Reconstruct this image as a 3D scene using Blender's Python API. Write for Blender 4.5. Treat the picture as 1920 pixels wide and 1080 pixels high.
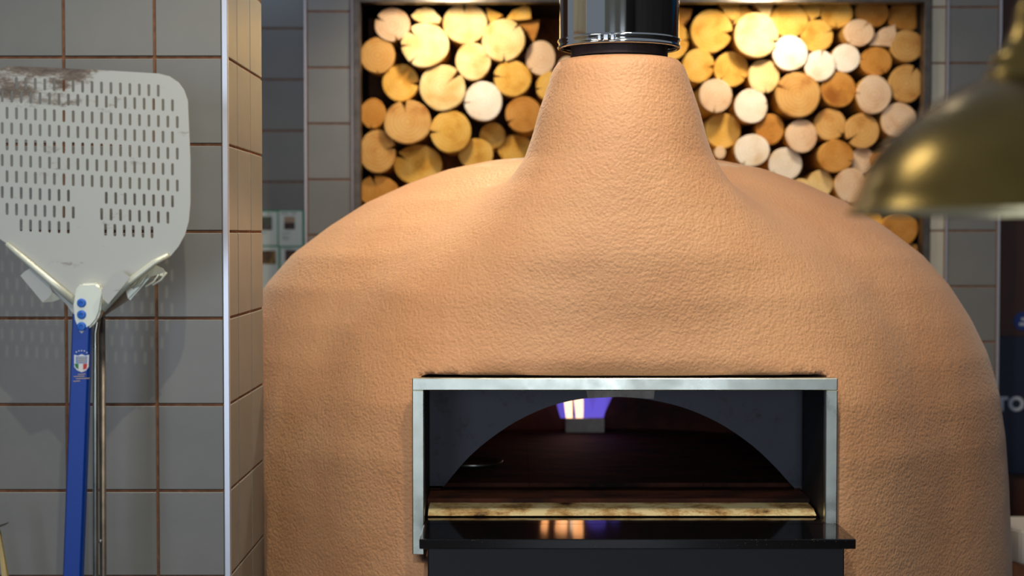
import bpy, bmesh, math, random
import numpy as np
from mathutils import Vector, Matrix, noise

for o in list(bpy.data.objects):
    bpy.data.objects.remove(o)
SC = bpy.context.scene
COL = SC.collection
random.seed(7)
PI = math.pi

# ------------------------------------------------------------------ camera
PITCH = math.atan(100 / 3000)
EYE = 1.6
cam_d = bpy.data.cameras.new('camera')
cam_d.sensor_width = 36
cam_d.lens = 56.25
cam_d.dof.use_dof = True
cam_d.dof.focus_distance = 2.80
cam_d.dof.aperture_fstop = 3.0
cam_d.clip_start = .05
cam = bpy.data.objects.new('camera', cam_d)
COL.objects.link(cam)
cam.location = (0, 0, EYE)
cam.rotation_euler = (PI / 2 - PITCH, 0, 0)
SC.camera = cam

SC.view_settings.view_transform = 'Standard'
SC.view_settings.look = 'None'
SC.view_settings.gamma = 1
SC.view_settings.use_curve_mapping = False
SC.view_settings.exposure = 0.0

# ------------------------------------------------------------------ world and lights
w = bpy.data.worlds.new('room_air')
SC.world = w
w.use_nodes = True
w.node_tree.nodes['Background'].inputs[0].default_value = (.78, .86, 1.0, 1)
w.node_tree.nodes['Background'].inputs[1].default_value = .26


def aim(o, tgt):
    d = Vector(tgt) - o.location
    o.rotation_euler = d.to_track_quat('-Z', 'Y').to_euler()


def spot(loc, tgt, energy, color, cone, blend, size=.03):
    l = bpy.data.lights.new('spot_or_fill', 'SPOT')
    l.energy = energy
    l.color = color
    l.spot_size = math.radians(cone)
    l.spot_blend = blend
    l.shadow_soft_size = size
    o = bpy.data.objects.new('spot_or_fill', l)
    COL.objects.link(o)
    o.location = loc
    aim(o, tgt)
    return o


def area(loc, tgt, energy, color, sx, sy):
    l = bpy.data.lights.new('window_light', 'AREA')
    l.shape = 'RECTANGLE'
    l.size = sx
    l.size_y = sy
    l.energy = energy
    l.color = color
    o = bpy.data.objects.new('window_light', l)
    COL.objects.link(o)
    o.location = loc
    aim(o, tgt)
    return o


WARM = (1.0, .84, .63)
YEL = (1.0, .84, .62)
# kitchen task spots in front of the oven, alcove spots over the logs, added fills at the back, daylight from the street
spot((-.14, .98, 2.9), (-.90, 2.20, 1.2), 50, (1.0, .92, .72), 88, .25, .015)
spot((.30, 2.05, 3.15), (.22, 3.0, 1.30), 92, WARM, 85, .6, .06)
spot((-.93, 2.1, 2.95), (-.93, 2.1, 0), 22, (1.0, .94, .84), 150, .5, .27)
spot((-.16, 3.99, 2.236), (-.14, 4.28, 1.95), 9.5, YEL, 150, 1, .03)
spot((.66, 3.99, 2.236), (.67, 4.28, 1.95), 9.5, YEL, 150, 1, .03)
spot((.02, 3.60, 2.55), (-.478, 2.95, 1.85), 58, (1.0, .84, .56), 85, .7, .03)
spot((-.95, 3.55, 2.7), (-.72, 4.55, 1.7), 16, (.62, .78, 1.0), 90, .7, .05)  # unseen cool fill, added to brighten the back wall and poster
spot((.40, 2.70, 3.15), (.40, 4.18, 1.95), 22, (1.0, .93, .84), 125, .6, .08)  # unseen general fill, added to lift the tiles round the alcove
area((-1.9, -3.9, 1.45), (-1.9, 2.8, 1.45), 50, (.70, .82, 1.0), 1.2, 2.6)
area((.5, -3.9, 1.45), (.5, 2.8, 1.45), 50, (.78, .86, 1.0), .9, 2.6)


# ------------------------------------------------------------------ helpers
def P(px, py, Y):
    """world point at distance Y in front of the eye seen at a place measured in the photograph"""
    x = (px - 960) / 3000
    y = -(py - 540) / 3000
    c, s = math.cos(PITCH), math.sin(PITCH)
    d = Vector((x, c + y * s, -s + y * c))
    t = Y / d.y
    return Vector((d.x * t, Y, EYE + d.z * t))


def finish(name, bm, mats, parent=None, smooth=False, offset=None):
    me = bpy.data.meshes.new(name)
    bmesh.ops.recalc_face_normals(bm, faces=bm.faces[:])
    bm.to_mesh(me)
    bm.free()
    return link_mesh(name, me, mats, parent, smooth)


def link_mesh(name, me, mats, parent=None, smooth=False):
    if not isinstance(mats, (list, tuple)):
        mats = [mats]
    for m in mats:
        me.materials.append(m)
    if smooth:
        me.polygons.foreach_set('use_smooth', [True] * len(me.polygons))
    o = bpy.data.objects.new(name, me)
    COL.objects.link(o)
    if parent is not None:
        base = Vector((0, 0, 0))
        p = parent
        while p is not None:
            base += p.location
            p = p.parent
        me.transform(Matrix.Translation(-base))
        o.parent = parent
    return o


def thing(name, label, cat, loc=(0, 0, 0), group=None):
    o = bpy.data.objects.new(name, None)
    COL.objects.link(o)
    o.location = loc
    o.empty_display_size = .05
    o['label'] = label
    o['category'] = cat
    if group:
        o['group'] = group
    return o


def tag(o, label, cat, group=None):
    o['label'] = label
    o['category'] = cat
    if group:
        o['group'] = group
    return o


def box(bm, x0, x1, y0, y1, z0, z1, bev=0, seg=1, mi=0):
    b2 = bmesh.new()
    bmesh.ops.create_cube(b2, size=1)
    for v in b2.verts:
        v.co = Vector(((x0 + x1) / 2 + v.co.x * (x1 - x0), (y0 + y1) / 2 + v.co.y * (y1 - y0),
                       (z0 + z1) / 2 + v.co.z * (z1 - z0)))
    if bev:
        bmesh.ops.bevel(b2, geom=b2.edges[:], offset=bev, segments=seg, profile=.5, affect='EDGES')
    for f in b2.faces:
        f.material_index = mi
    tmp = bpy.data.meshes.new('t')
    b2.to_mesh(tmp)
    b2.free()
    bm.from_mesh(tmp)
    bpy.data.meshes.remove(tmp)
    return bm


def B(*a, **k):
    return box(bmesh.new(), *a, **k)


def lathe(bm, prof, cx, cy, seg=64, caps=False, mi=0):
    """prof: list of (r, z)"""
    rings = []
    for r, z in prof:
        rings.append([bm.verts.new((cx + r * math.cos(2 * PI * k / seg), cy + r * math.sin(2 * PI * k / seg), z))
                      for k in range(seg)])
    for a, b in zip(rings[:-1], rings[1:]):
        for k in range(seg):
            f = bm.faces.new((a[k], a[(k + 1) % seg], b[(k + 1) % seg], b[k]))
            f.material_index = mi
    if caps:
        bm.faces.new(rings[0])
        bm.faces.new(rings[-1])
    return bm


def tube(bm, pts, r, seg=12, flat=1.0, cap=True):
    pts = [Vector(p) for p in pts]
    rings = []
    for i, p in enumerate(pts):
        t = (pts[min(i + 1, len(pts) - 1)] - pts[max(i - 1, 0)]).normalized()
        up = Vector((0, 1, 0)) if abs(t.y) < .9 else Vector((0, 0, 1))
        a = t.cross(up).normalized()
        b = a.cross(t).normalized()
        rr = r[i] if isinstance(r, (list, tuple)) else r
        rings.append([bm.verts.new(p + a * rr * math.cos(2 * PI * k / seg) + b * rr * flat * math.sin(2 * PI * k / seg))
                      for k in range(seg)])
    for a, b in zip(rings[:-1], rings[1:]):
        for k in range(seg):
            bm.faces.new((a[k], a[(k + 1) % seg], b[(k + 1) % seg], b[k]))
    if cap:
        bm.faces.new(rings[0])
        bm.faces.new(rings[-1])
    return bm


def prism(bm, pts, thick, mi=0):
    """closed polygon (3-D points, roughly in an XZ plane) pushed away from the eye by thick (a vector)"""
    t = Vector(thick)
    a = [bm.verts.new(p) for p in pts]
    b = [bm.verts.new(Vector(p) + t) for p in pts]
    fs = [bm.faces.new(a), bm.faces.new(b[::-1])]
    n = len(pts)
    for i in range(n):
        fs.append(bm.faces.new((a[i], b[i], b[(i + 1) % n], a[(i + 1) % n])))
    for f in fs:
        f.material_index = mi
    return bm


# ------------------------------------------------------------------ materials
def lin(c):
    return tuple(((v / 255) / 12.92 if v / 255 <= .04045 else ((v / 255 + .055) / 1.055) ** 2.4) for v in c) + (1,)


def mat(name, color, rough=.5, metal=0, spec=None, coat=0):
    m = bpy.data.materials.new(name)
    m.use_nodes = True
    b = m.node_tree.nodes['Principled BSDF']
    b.inputs['Base Color'].default_value = color if len(color) == 4 else lin(color)
    b.inputs['Roughness'].default_value = rough
    b.inputs['Metallic'].default_value = metal
    if spec is not None:
        b.inputs['Specular IOR Level'].default_value = spec
    b.inputs['Coat Weight'].default_value = coat
    return m


def nd(m, t, **props):
    n = m.node_tree.nodes.new(t)
    for k, v in props.items():
        setattr(n, k, v)
    return n


def lk(m, a, b):
    m.node_tree.links.new(a, b)


def noise_tex(m, scale, detail=3, rough=.5, coord='Object', stretch=None, dist=0):
    tc = nd(m, 'ShaderNodeTexCoord')
    n = nd(m, 'ShaderNodeTexNoise')
    n.inputs['Scale'].default_value = scale
    n.inputs['Detail'].default_value = detail
    n.inputs['Roughness'].default_value = rough
    n.inputs['Distortion'].default_value = dist
    src = tc.outputs[coord]
    if stretch:
        mp = nd(m, 'ShaderNodeMapping')
        mp.inputs['Scale'].default_value = stretch
        lk(m, src, mp.inputs['Vector'])
        src = mp.outputs['Vector']
    lk(m, src, n.inputs['Vector'])
    return n


def ramp(m, fac, stops, interp='LINEAR'):
    r = nd(m, 'ShaderNodeValToRGB')
    r.color_ramp.interpolation = interp
    e = r.color_ramp.elements
    while len(e) > 1:
        e.remove(e[0])
    e[0].position = stops[0][0]
    e[0].color = stops[0][1]
    for p, c in stops[1:]:
        x = e.new(p)
        x.color = c
    lk(m, fac, r.inputs['Fac'])
    return r


def bsdf(m):
    return m.node_tree.nodes['Principled BSDF']


def vary(m, scale, c0, c1, lo=.3, hi=.7, detail=4, stretch=None):
    n = noise_tex(m, scale, detail, .6, stretch=stretch)
    r = ramp(m, n.outputs['Fac'], [(lo, c0 if len(c0) == 4 else lin(c0)), (hi, c1 if len(c1) == 4 else lin(c1))])
    lk(m, r.outputs['Color'], bsdf(m).inputs['Base Color'])
    return n, r


def bump(m, src, strength, dist, prev=None):
    b = nd(m, 'ShaderNodeBump')
    b.inputs['Strength'].default_value = strength
    b.inputs['Distance'].default_value = dist
    lk(m, src, b.inputs['Height'])
    if prev:
        lk(m, prev.outputs['Normal'], b.inputs['Normal'])
    return b


# stucco of the oven
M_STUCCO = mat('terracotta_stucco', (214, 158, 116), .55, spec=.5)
bsdf(M_STUCCO).inputs['Sheen Weight'].default_value = .2
bsdf(M_STUCCO).inputs['Sheen Roughness'].default_value = .4
n1, r1_ = vary(M_STUCCO, 2.2, (200, 144, 100), (212, 161, 117), .35, .65)
# pale dust and grazing sheen, both mixed into the dome top's colour
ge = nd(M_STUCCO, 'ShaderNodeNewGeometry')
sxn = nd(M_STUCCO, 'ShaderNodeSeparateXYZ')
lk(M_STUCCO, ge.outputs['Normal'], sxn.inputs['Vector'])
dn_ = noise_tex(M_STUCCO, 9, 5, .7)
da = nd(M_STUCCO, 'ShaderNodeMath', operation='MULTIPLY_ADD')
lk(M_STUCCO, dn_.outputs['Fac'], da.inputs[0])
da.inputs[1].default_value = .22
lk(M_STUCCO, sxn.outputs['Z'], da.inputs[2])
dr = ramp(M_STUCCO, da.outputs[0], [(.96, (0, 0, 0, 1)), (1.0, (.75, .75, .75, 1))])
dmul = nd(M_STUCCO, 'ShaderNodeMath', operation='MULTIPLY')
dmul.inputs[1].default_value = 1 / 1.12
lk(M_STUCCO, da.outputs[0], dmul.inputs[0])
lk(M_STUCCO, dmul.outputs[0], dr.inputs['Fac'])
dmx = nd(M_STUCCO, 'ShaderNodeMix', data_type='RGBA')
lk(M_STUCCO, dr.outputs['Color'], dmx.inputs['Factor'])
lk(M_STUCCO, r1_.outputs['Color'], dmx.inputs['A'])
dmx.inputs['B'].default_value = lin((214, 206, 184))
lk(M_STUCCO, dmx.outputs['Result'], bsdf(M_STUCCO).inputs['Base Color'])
nf = noise_tex(M_STUCCO, 210, 3, .6)
nm = noise_tex(M_STUCCO, 85, 2, .5)
nl = noise_tex(M_STUCCO, 14, 3, .6)
b1 = bump(M_STUCCO, nl.outputs['Fac'], .12, .010)
b2 = bump(M_STUCCO, nm.outputs['Fac'], .18, .006, b1)
vgr = nd(M_STUCCO, 'ShaderNodeTexVoronoi', feature='SMOOTH_F1')
vgr.inputs['Scale'].default_value = 190
tcv = nd(M_STUCCO, 'ShaderNodeTexCoord')
lk(M_STUCCO, tcv.outputs['Object'], vgr.inputs['Vector'])
gsub = nd(M_STUCCO, 'ShaderNodeMath', operation='SUBTRACT')
lk(M_STUCCO, nf.outputs['Fac'], gsub.inputs[0])
lk(M_STUCCO, vgr.outputs['Distance'], gsub.inputs[1])
b3 = bump(M_STUCCO, gsub.outputs[0], .40, .0032, b2)
lk(M_STUCCO, b3.outputs['Normal'], bsdf(M_STUCCO).inputs['Normal'])


def tile_mat(name, c0, c1):
    m = mat(name, c0, .34, spec=.45)
    n = noise_tex(m, 5, 4, .6, coord='Object')
    oi = nd(m, 'ShaderNodeObjectInfo')
    mx = nd(m, 'ShaderNodeMix', data_type='RGBA')
    r = ramp(m, n.outputs['Fac'], [(.3, lin(c0)), (.7, lin(c1))])
    hsv = nd(m, 'ShaderNodeHueSaturation')
    mr = nd(m, 'ShaderNodeMapRange')
    mr.inputs['To Min'].default_value = .92
    mr.inputs['To Max'].default_value = 1.06
    lk(m, oi.outputs['Random'], mr.inputs['Value'])
    lk(m, mr.outputs['Result'], hsv.inputs['Value'])
    lk(m, r.outputs['Color'], hsv.inputs['Color'])
    lk(m, hsv.outputs['Color'], bsdf(m).inputs['Base Color'])
    m.node_tree.nodes.remove(mx)
    f = noise_tex(m, 90, 3, .6)
    l = noise_tex(m, 9, 2, .5)
    p = bump(m, l.outputs['Fac'], .15, .004)
    q = bump(m, f.outputs['Fac'], .12, .0008, p)
    lk(m, q.outputs['Normal'], bsdf(m).inputs['Normal'])
    return m


M_TILE = tile_mat('grey_wall_tile', (108, 109, 106), (117, 117, 113))
M_TILEPALE = tile_mat('cream_wall_tile', (168, 164, 148), (176, 172, 156))
M_GROUT = mat('brown_grout', (120, 78, 52), .9)
vary(M_GROUT, 60, (98, 62, 42), (136, 92, 64))
M_TRIM = mat('satin_metal_trim', (196, 199, 208), .3, .55)
M_STEELDARK = mat('dark_steel', (92, 86, 80), .42, .85)
vary(M_STEELDARK, 30, (78, 74, 70), (108, 102, 96))
M_BLACK = mat('black_board', (14, 12, 11), .85)
M_STEEL = mat('brushed_steel', (196, 198, 194), .30, 1)
ns = noise_tex(M_STEEL, 12, 4, .6, stretch=(1, 1, 1))
rs = ramp(M_STEEL, ns.outputs['Fac'], [(.3, (.22, .22, .22, 1)), (.7, (.42, .42, .42, 1))])
lk(M_STEEL, rs.outputs['Color'], bsdf(M_STEEL).inputs['Roughness'])
vary(M_STEEL, 9, (170, 174, 160), (204, 208, 196))
M_CHROME = mat('polished_steel', (205, 208, 208), .06, 1)
M_GRANITE = mat('black_granite', (9, 9, 10), .07, spec=.6)
vg = nd(M_GRANITE, 'ShaderNodeTexVoronoi')
vg.inputs['Scale'].default_value = 260
tcg = nd(M_GRANITE, 'ShaderNodeTexCoord')
lk(M_GRANITE, tcg.outputs['Object'], vg.inputs['Vector'])
ng = noise_tex(M_GRANITE, 7, 3)
rg = ramp(M_GRANITE, vg.outputs['Distance'], [(0, (.75, .65, .5, 1)), (.07, (.35, .28, .2, 1)), (.10, (.003, .003, .0035, 1))])
rg2 = ramp(M_GRANITE, ng.outputs['Fac'], [(.5, (0, 0, 0, 1)), (.62, (1, 1, 1, 1))])
mg = nd(M_GRANITE, 'ShaderNodeMix', data_type='RGBA')
mg.inputs['A'].default_value = (.003, .003, .0035, 1)
lk(M_GRANITE, rg2.outputs['Color'], mg.inputs['Factor'])
lk(M_GRANITE, rg.outputs['Color'], mg.inputs['B'])
lk(M_GRANITE, mg.outputs['Result'], bsdf(M_GRANITE).inputs['Base Color'])
M_PANEL = mat('black_panel', (12, 11, 13), .55)
pn = noise_tex(M_PANEL, 400, 2)
pb = bump(M_PANEL, pn.outputs['Fac'], .2, .0006)
lk(M_PANEL, pb.outputs['Normal'], bsdf(M_PANEL).inputs['Normal'])
M_PLATE = mat('dark_arch_steel', (62, 64, 74), .5, .2)
vp = noise_tex(M_PLATE, 26, 6, .7)
rp = ramp(M_PLATE, vp.outputs['Fac'], [(.30, lin((24, 22, 22))), (.42, lin((48, 50, 60))), (.8, lin((54, 56, 66)))])
lk(M_PLATE, rp.outputs['Color'], bsdf(M_PLATE).inputs['Base Color'])
M_BRICK = mat('scorched_chamber', (92, 46, 30), .85)
vary(M_BRICK, 7, (44, 22, 16), (104, 54, 34), .35, .7, 5)
M_FLOORSTONE = mat('scorched_stone', (104, 56, 36), .8, spec=.25)
vary(M_FLOORSTONE, 11, (30, 15, 11), (84, 44, 28), .36, .6, 6, stretch=(1, 2.2, 1))
M_HEARTH = mat('stained_hearth_stone', (214, 200, 150), .5)
hn = noise_tex(M_HEARTH, 16, 6, .7)
hr = ramp(M_HEARTH, hn.outputs['Fac'], [(.34, lin((50, 34, 24))), (.46, lin((182, 148, 96))), (.56, lin((222, 208, 160)))])
lk(M_HEARTH, hr.outputs['Color'], bsdf(M_HEARTH).inputs['Base Color'])
M_CERAM = mat('pale_ceramic', (178, 164, 150), .7)
vary(M_CERAM, 30, (196, 184, 170), (226, 216, 204))
M_RING = mat('dark_flue_ring', (66, 54, 54), .6, .3)
vary(M_RING, 25, (54, 44, 44), (84, 70, 70))
M_ALU = mat('anodised_aluminium', (180, 181, 174), .45, .2)
# soot smeared over the top edge of the peel
sn = noise_tex(M_ALU, 11, 7, .72, stretch=(1, 1, 2.6))
tca = nd(M_ALU, 'ShaderNodeTexCoord')
sx = nd(M_ALU, 'ShaderNodeSeparateXYZ')
lk(M_ALU, tca.outputs['Object'], sx.inputs['Vector'])
za = nd(M_ALU, 'ShaderNodeMapRange')
za.inputs['From Min'].default_value = .84
za.inputs['From Max'].default_value = .93
lk(M_ALU, sx.outputs['Z'], za.inputs['Value'])
xa = nd(M_ALU, 'ShaderNodeMapRange')
xa.inputs['From Min'].default_value = .05
xa.inputs['From Max'].default_value = -.02
lk(M_ALU, sx.outputs['X'], xa.inputs['Value'])
mm = nd(M_ALU, 'ShaderNodeMath', operation='MULTIPLY')
lk(M_ALU, za.outputs['Result'], mm.inputs[0])
lk(M_ALU, xa.outputs['Result'], mm.inputs[1])
ma = nd(M_ALU, 'ShaderNodeMath', operation='MULTIPLY_ADD')
lk(M_ALU, mm.outputs[0], ma.inputs[0])
ma.inputs[1].default_value = .21
lk(M_ALU, sn.outputs['Fac'], ma.inputs[2])
ra = ramp(M_ALU, ma.outputs[0], [(.60, lin((184, 185, 178))), (.70, lin((120, 106, 92))), (.80, lin((84, 72, 62)))])
lk(M_ALU, ra.outputs['Color'], bsdf(M_ALU).inputs['Base Color'])
M_ALU2 = mat('bare_aluminium', (214, 217, 200), .36, .25)
M_BLUE = mat('blue_anodised', (0, 56, 146), .38, .2)
M_BLUE2 = mat('blue_plastic', (10, 98, 200), .35)
M_WHITE = mat('white_print', (222, 222, 222), .5)
M_GREEN = mat('green_print', (20, 120, 70), .5)
M_RED = mat('red_print', (190, 46, 40), .5)
M_GOLD = mat('gold_print', (206, 180, 110), .5)
M_DKBLUE = mat('navy_sign', (10, 24, 52), .5)
M_LETTER = mat('pale_lettering', (190, 196, 206), .5)
M_ROUND = mat('blue_round_sign', (22, 52, 120), .4)
M_WOODDARK = mat('reddish_dark_wood', (70, 38, 26), .5)
vary(M_WOODDARK, 6, (52, 27, 18), (86, 48, 32), .3, .7, 5, stretch=(4, 1, .4))
M_TEAL = mat('blue_wall_paint', (0, 80, 120), .6)
M_BRASS = mat('aged_brass', (150, 132, 84), .26, 1)
vary(M_BRASS, 8, (122, 100, 52), (152, 130, 76))
M_BRASSIN = mat('lamp_inside', (210, 205, 190), .5)
M_STONE = mat('pale_worktop', (206, 200, 188), .5)
M_FLOOR = mat('floor_tiles_grey', (90, 84, 78), .6)
vary(M_FLOOR, 3, (80, 74, 70), (104, 98, 90))
M_WALLDARK = mat('dark_room_wall', (58, 50, 46), .8)
vary(M_WALLDARK, 2, (50, 44, 40), (66, 58, 52))
M_CREAMWALL = mat('cream_room_wall', (196, 190, 170), .8)
M_STICK = mat('pale_wood_stick', (204, 178, 116), .6)
vary(M_STICK, 20, (188, 160, 100), (216, 192, 132), stretch=(6, 6, .6))


def wood_end(name, pale, mid, dark, k):
    """sawn end of a log: rings round the heart, blotches of sap"""
    m = mat(name, mid, .7, spec=.2)
    tc = nd(m, 'ShaderNodeTexCoord')
    oi = nd(m, 'ShaderNodeObjectInfo')
    mp = nd(m, 'ShaderNodeMapping')
    mp.inputs['Scale'].default_value = (1, .15, 1)
    lk(m, tc.outputs['Object'], mp.inputs['Vector'])
    wv = nd(m, 'ShaderNodeTexWave', wave_type='RINGS', rings_direction='Y')
    wv.inputs['Scale'].default_value = 34
    wv.inputs['Distortion'].default_value = 3.2
    wv.inputs['Detail'].default_value = 3
    wv.inputs['Detail Scale'].default_value = .6
    lk(m, mp.outputs['Vector'], wv.inputs['Vector'])
    nn = nd(m, 'ShaderNodeTexNoise', noise_dimensions='4D')
    nn.inputs['Scale'].default_value = 20
    nn.inputs['Detail'].default_value = 5
    lk(m, tc.outputs['Object'], nn.inputs['Vector'])
    mlt = nd(m, 'ShaderNodeMath', operation='MULTIPLY')
    mlt.inputs[1].default_value = 37
    lk(m, oi.outputs['Random'], mlt.inputs[0])
    lk(m, mlt.outputs[0], nn.inputs['W'])
    r1 = ramp(m, nn.outputs['Fac'], [(.30, lin(dark)), (.45, lin(mid)), (.66, lin(pale))])
    mx = nd(m, 'ShaderNodeMix', data_type='RGBA', blend_type='MULTIPLY')
    r2 = ramp(m, wv.outputs['Fac'], [(.1, (.74, .62, .47, 1)), (.5, (1, 1, 1, 1))])
    mx.inputs['Factor'].default_value = k
    lk(m, r1.outputs['Color'], mx.inputs['A'])
    lk(m, r2.outputs['Color'], mx.inputs['B'])
    lk(m, mx.outputs['Result'], bsdf(m).inputs['Base Color'])
    return m


ENDS = {
    'w': wood_end('end_grain_white', (244, 234, 218), (236, 222, 200), (222, 196, 164), .35),
    'p': wood_end('end_grain_pink', (232, 204, 172), (224, 190, 154), (208, 164, 126), .5),
    'c': wood_end('end_grain_cream', (240, 216, 160), (230, 198, 134), (212, 168, 98), .5),
    'y': wood_end('end_grain_yellow', (232, 190, 104), (222, 172, 78), (196, 136, 48), .5),
    't': wood_end('end_grain_tan', (214, 170, 104), (204, 154, 86), (170, 112, 54), .7),
    'a': wood_end('end_grain_amber', (208, 152, 78), (194, 134, 58), (154, 94, 34), .6),
}
M_LOGSIDE = mat('peeled_log_side', (214, 166, 70), .6)
vary(M_LOGSIDE, 14, (188, 134, 48), (228, 184, 92), stretch=(3, .4, 3))
M_CRACK = mat('crack_inside', (86, 50, 22), .9)


def flame_mat(name, col, strength, dens):
    m = bpy.data.materials.new(name)
    m.use_nodes = True
    nt = m.node_tree
    nt.nodes.remove(nt.nodes['Principled BSDF'])
    out = nt.nodes['Material Output']
    em = nd(m, 'ShaderNodeEmission')
    em.inputs[0].default_value = col
    em.inputs[1].default_value = strength
    tr = nd(m, 'ShaderNodeBsdfTransparent')
    mx = nd(m, 'ShaderNodeMixShader')
    lw = nd(m, 'ShaderNodeLayerWeight')
    lw.inputs['Blend'].default_value = .35
    r = ramp(m, lw.outputs['Facing'], [(0, (dens, dens, dens, 1)), (.9, (0, 0, 0, 1))])
    lk(m, r.outputs['Color'], mx.inputs[0])
    lk(m, tr.outputs[0], mx.inputs[1])
    lk(m, em.outputs[0], mx.inputs[2])
    lk(m, mx.outputs[0], out.inputs['Surface'])
    return m


M_FLAMEB = flame_mat('gas_flame_blue', (.17, .12, .80, 1), .85, .55)
M_FLAMEO = flame_mat('gas_flame_cream', (1.0, .60, .34, 1), 2.6, .6)
M_FLAMET = flame_mat('gas_flame_orange', (1.0, .42, .15, 1), 3.6, .5)


# ------------------------------------------------------------------ setting
def struct(name, bm, m, parent=None, **k):
    o = finish(name, bm, m, parent, **k)
    if parent is None:
        o['kind'] = 'structure'
    return o


struct('floor', B(-4, 4, -4, 6, -.05, 0), M_FLOOR)
struct('wall_rear', B(-4, 1.3, -4.1, -4, 0, 3.4), M_CREAMWALL)
struct('wall_rear_dark', B(1.3, 4, -4.1, -4, 0, 3.4), M_WALLDARK)
struct('wall_right', B(3.4, 3.5, -4, 6, 0, 3.4), M_WALLDARK)

TH = .0025      # tile stands this far out of the grout bed


def tile_mesh(w, h, axis):
    g = .0022
    t = .006
    if axis == 'y':      # faces -Y
        bm = B(-w / 2 + g, w / 2 - g, -TH, t - TH, -h / 2 + g, h / 2 - g, bev=.0012)
    else:                # faces +X
        bm = B(TH - t, TH, -w / 2 + g, w / 2 - g, -h / 2 + g, h / 2 - g, bev=.0012)
    me = bpy.data.meshes.new('tile')
    bmesh.ops.recalc_face_normals(bm, faces=bm.faces[:])
    bm.to_mesh(me)
    bm.free()
    me.materials.append(M_TILE)
    return me


_tm = {}


def tile(w, h, axis, loc, parent):
    key = (round(w, 4), round(h, 4), axis)
    if key not in _tm:
        _tm[key] = tile_mesh(w, h, axis)
    o = bpy.data.objects.new('tile', _tm[key])
    COL.objects.link(o)
    o.parent = parent
    o.location = loc
    o.rotation_euler = (random.uniform(-.003, .003), random.uniform(-.0012, .0012), random.uniform(-.003, .003))
    return o
    return o


XP = -.478      # right-hand face of the near pillar
Y1, Y2 = 2.68, 3.054
wl = struct('wall_left', B(-2.2, XP, Y1, Y2, 0, 2.9), M_GROUT)
ROW = .1452
Z0 = 1.605
xs = [-.7473 - .1528 * k for k in range(0, 7)]
xe = [-.5958] + xs
for k in range(-11, 9):
    zc = Z0 + (k + .5) * ROW
    if zc - ROW / 2 < 0:
        continue
    tile(XP - .004 - xe[0], ROW, 'y', ((XP - .004 + xe[0]) / 2, Y1, zc), wl)
    for a, b in zip(xe[:-1], xe[1:]):
        tile(a - b, ROW, 'y', ((a + b) / 2, Y1, zc), wl)
    ys = [Y1 + .004, 2.779, 2.917, Y2]
    for a, b in zip(ys[:-1], ys[1:]):
        tile(b - a, ROW, 'x', (XP, (a + b) / 2, zc), wl)
struct('trim_1', B(XP - .0055, XP + .0045, Y1 - .005, Y1 + .005, 0, 2.9, bev=.001), M_TRIM)

# dark wall further back, behind the near pillar
YD = 4.55
wd = struct('wall_back', B(-2.6, 3.2, YD + .02, YD + .12, 0, 3.2), M_GROUT)
for k in range(-12, 9):
    zc = 1.75 + (k + .5) * ROW
    if zc - ROW / 2 < 0:
        continue
    for j in range(4):
        xr = -.5875 + .02 - .1528 * j
        tile(.1528, ROW, 'y', (xr - .0764, YD + .02, zc), wd)

# log alcove wall
YA = 4.18
FX0, FX1 = -.413, 1.088
wa = bmesh.new()
XL0, XL1 = -.536, -.416
XR1 = 1.270
box(wa, XL0, FX0, YA, YD + .3, 0, 3.2)
box(wa, FX1, XR1, YA, YD + .3, 0, 3.2)
box(wa, FX0, FX1, YA, YD + .3, 2.22, 3.2)
wa = struct('wall_alcove', wa, M_GROUT)
for k in range(-12, 10):
    zc = 1.7435 + (k + .5) * ROW
    if zc - ROW / 2 < 0:
        continue
    tile(XL1 - XL0 - .004, ROW, 'y', ((XL0 + XL1) / 2, YA, zc), wa)
for k in range(-12, 10):
    zc = 1.610 + (k + .5) * ROW
    if zc - ROW / 2 < 0:
        continue
    tile(.040, ROW, 'y', (1.1095, YA, zc), wa).data.materials[0] = M_TILEPALE
    tile(.132, ROW, 'y', (1.2005, YA, zc), wa)
for k in range(9):
    tile(.1655, ROW, 'y', (FX0 + .083 + k * .1667, YA, 2.31), wa)
struct('trim_2', B(XL0 - .004, XL0 + .001, YA - .004, YA + .02, 0, 3.2), M_TRIM)
struct('trim_3', B(1.1305, 1.1345, YA - .006, YA + .006, 0, 3.2), M_TRIM)
struct('trim_4', B(XR1 - .003, XR1 + .003, YA - .004, YA + .02, 0, 3.2), M_TRIM)
struct('trim_5', B(XL1 - .001, XL1 + .0015, YA - .004, YA + .006, 0, 3.2), M_TRIM)
al = bmesh.new()
box(al, FX0, FX1, 4.78, 4.80, .3, 2.24)
box(al, FX0, FX0 + .006, YA + .02, 4.80, .3, 2.24)
box(al, FX1 - .006, FX1, YA + .02, 4.80, .3, 2.24)
box(al, FX0, FX1, YA + .02, 4.80, 2.214, 2.224)
box(al, FX0, FX1, YA + .02, 4.80, .3, .32)
al = struct('wall_alcove_lining', al, M_BLACK)
fr = bmesh.new()
box(fr, FX0, FX0 + .019, YA - .012, YA + .03, .3, 2.22, bev=.001)
box(fr, FX1 - .018, FX1, YA - .012, YA + .03, .3, 2.22, bev=.001)
box(fr, FX0 + .019, FX1 - .018, YA - .012, YA + .03, 2.202, 2.222, bev=.001)
fr = struct('trim_6', fr, M_STEELDARK)

# wooden partition with the signs, right at the back
dw = struct('wall_partition', B(1.30, 3.2, 4.50, 4.55, 0, 2.35), M_WOODDARK)
dp = struct('wall_painted', B(1.30, 3.2, 4.50, 4.55, 2.35, 3.2), M_TEAL)

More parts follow.
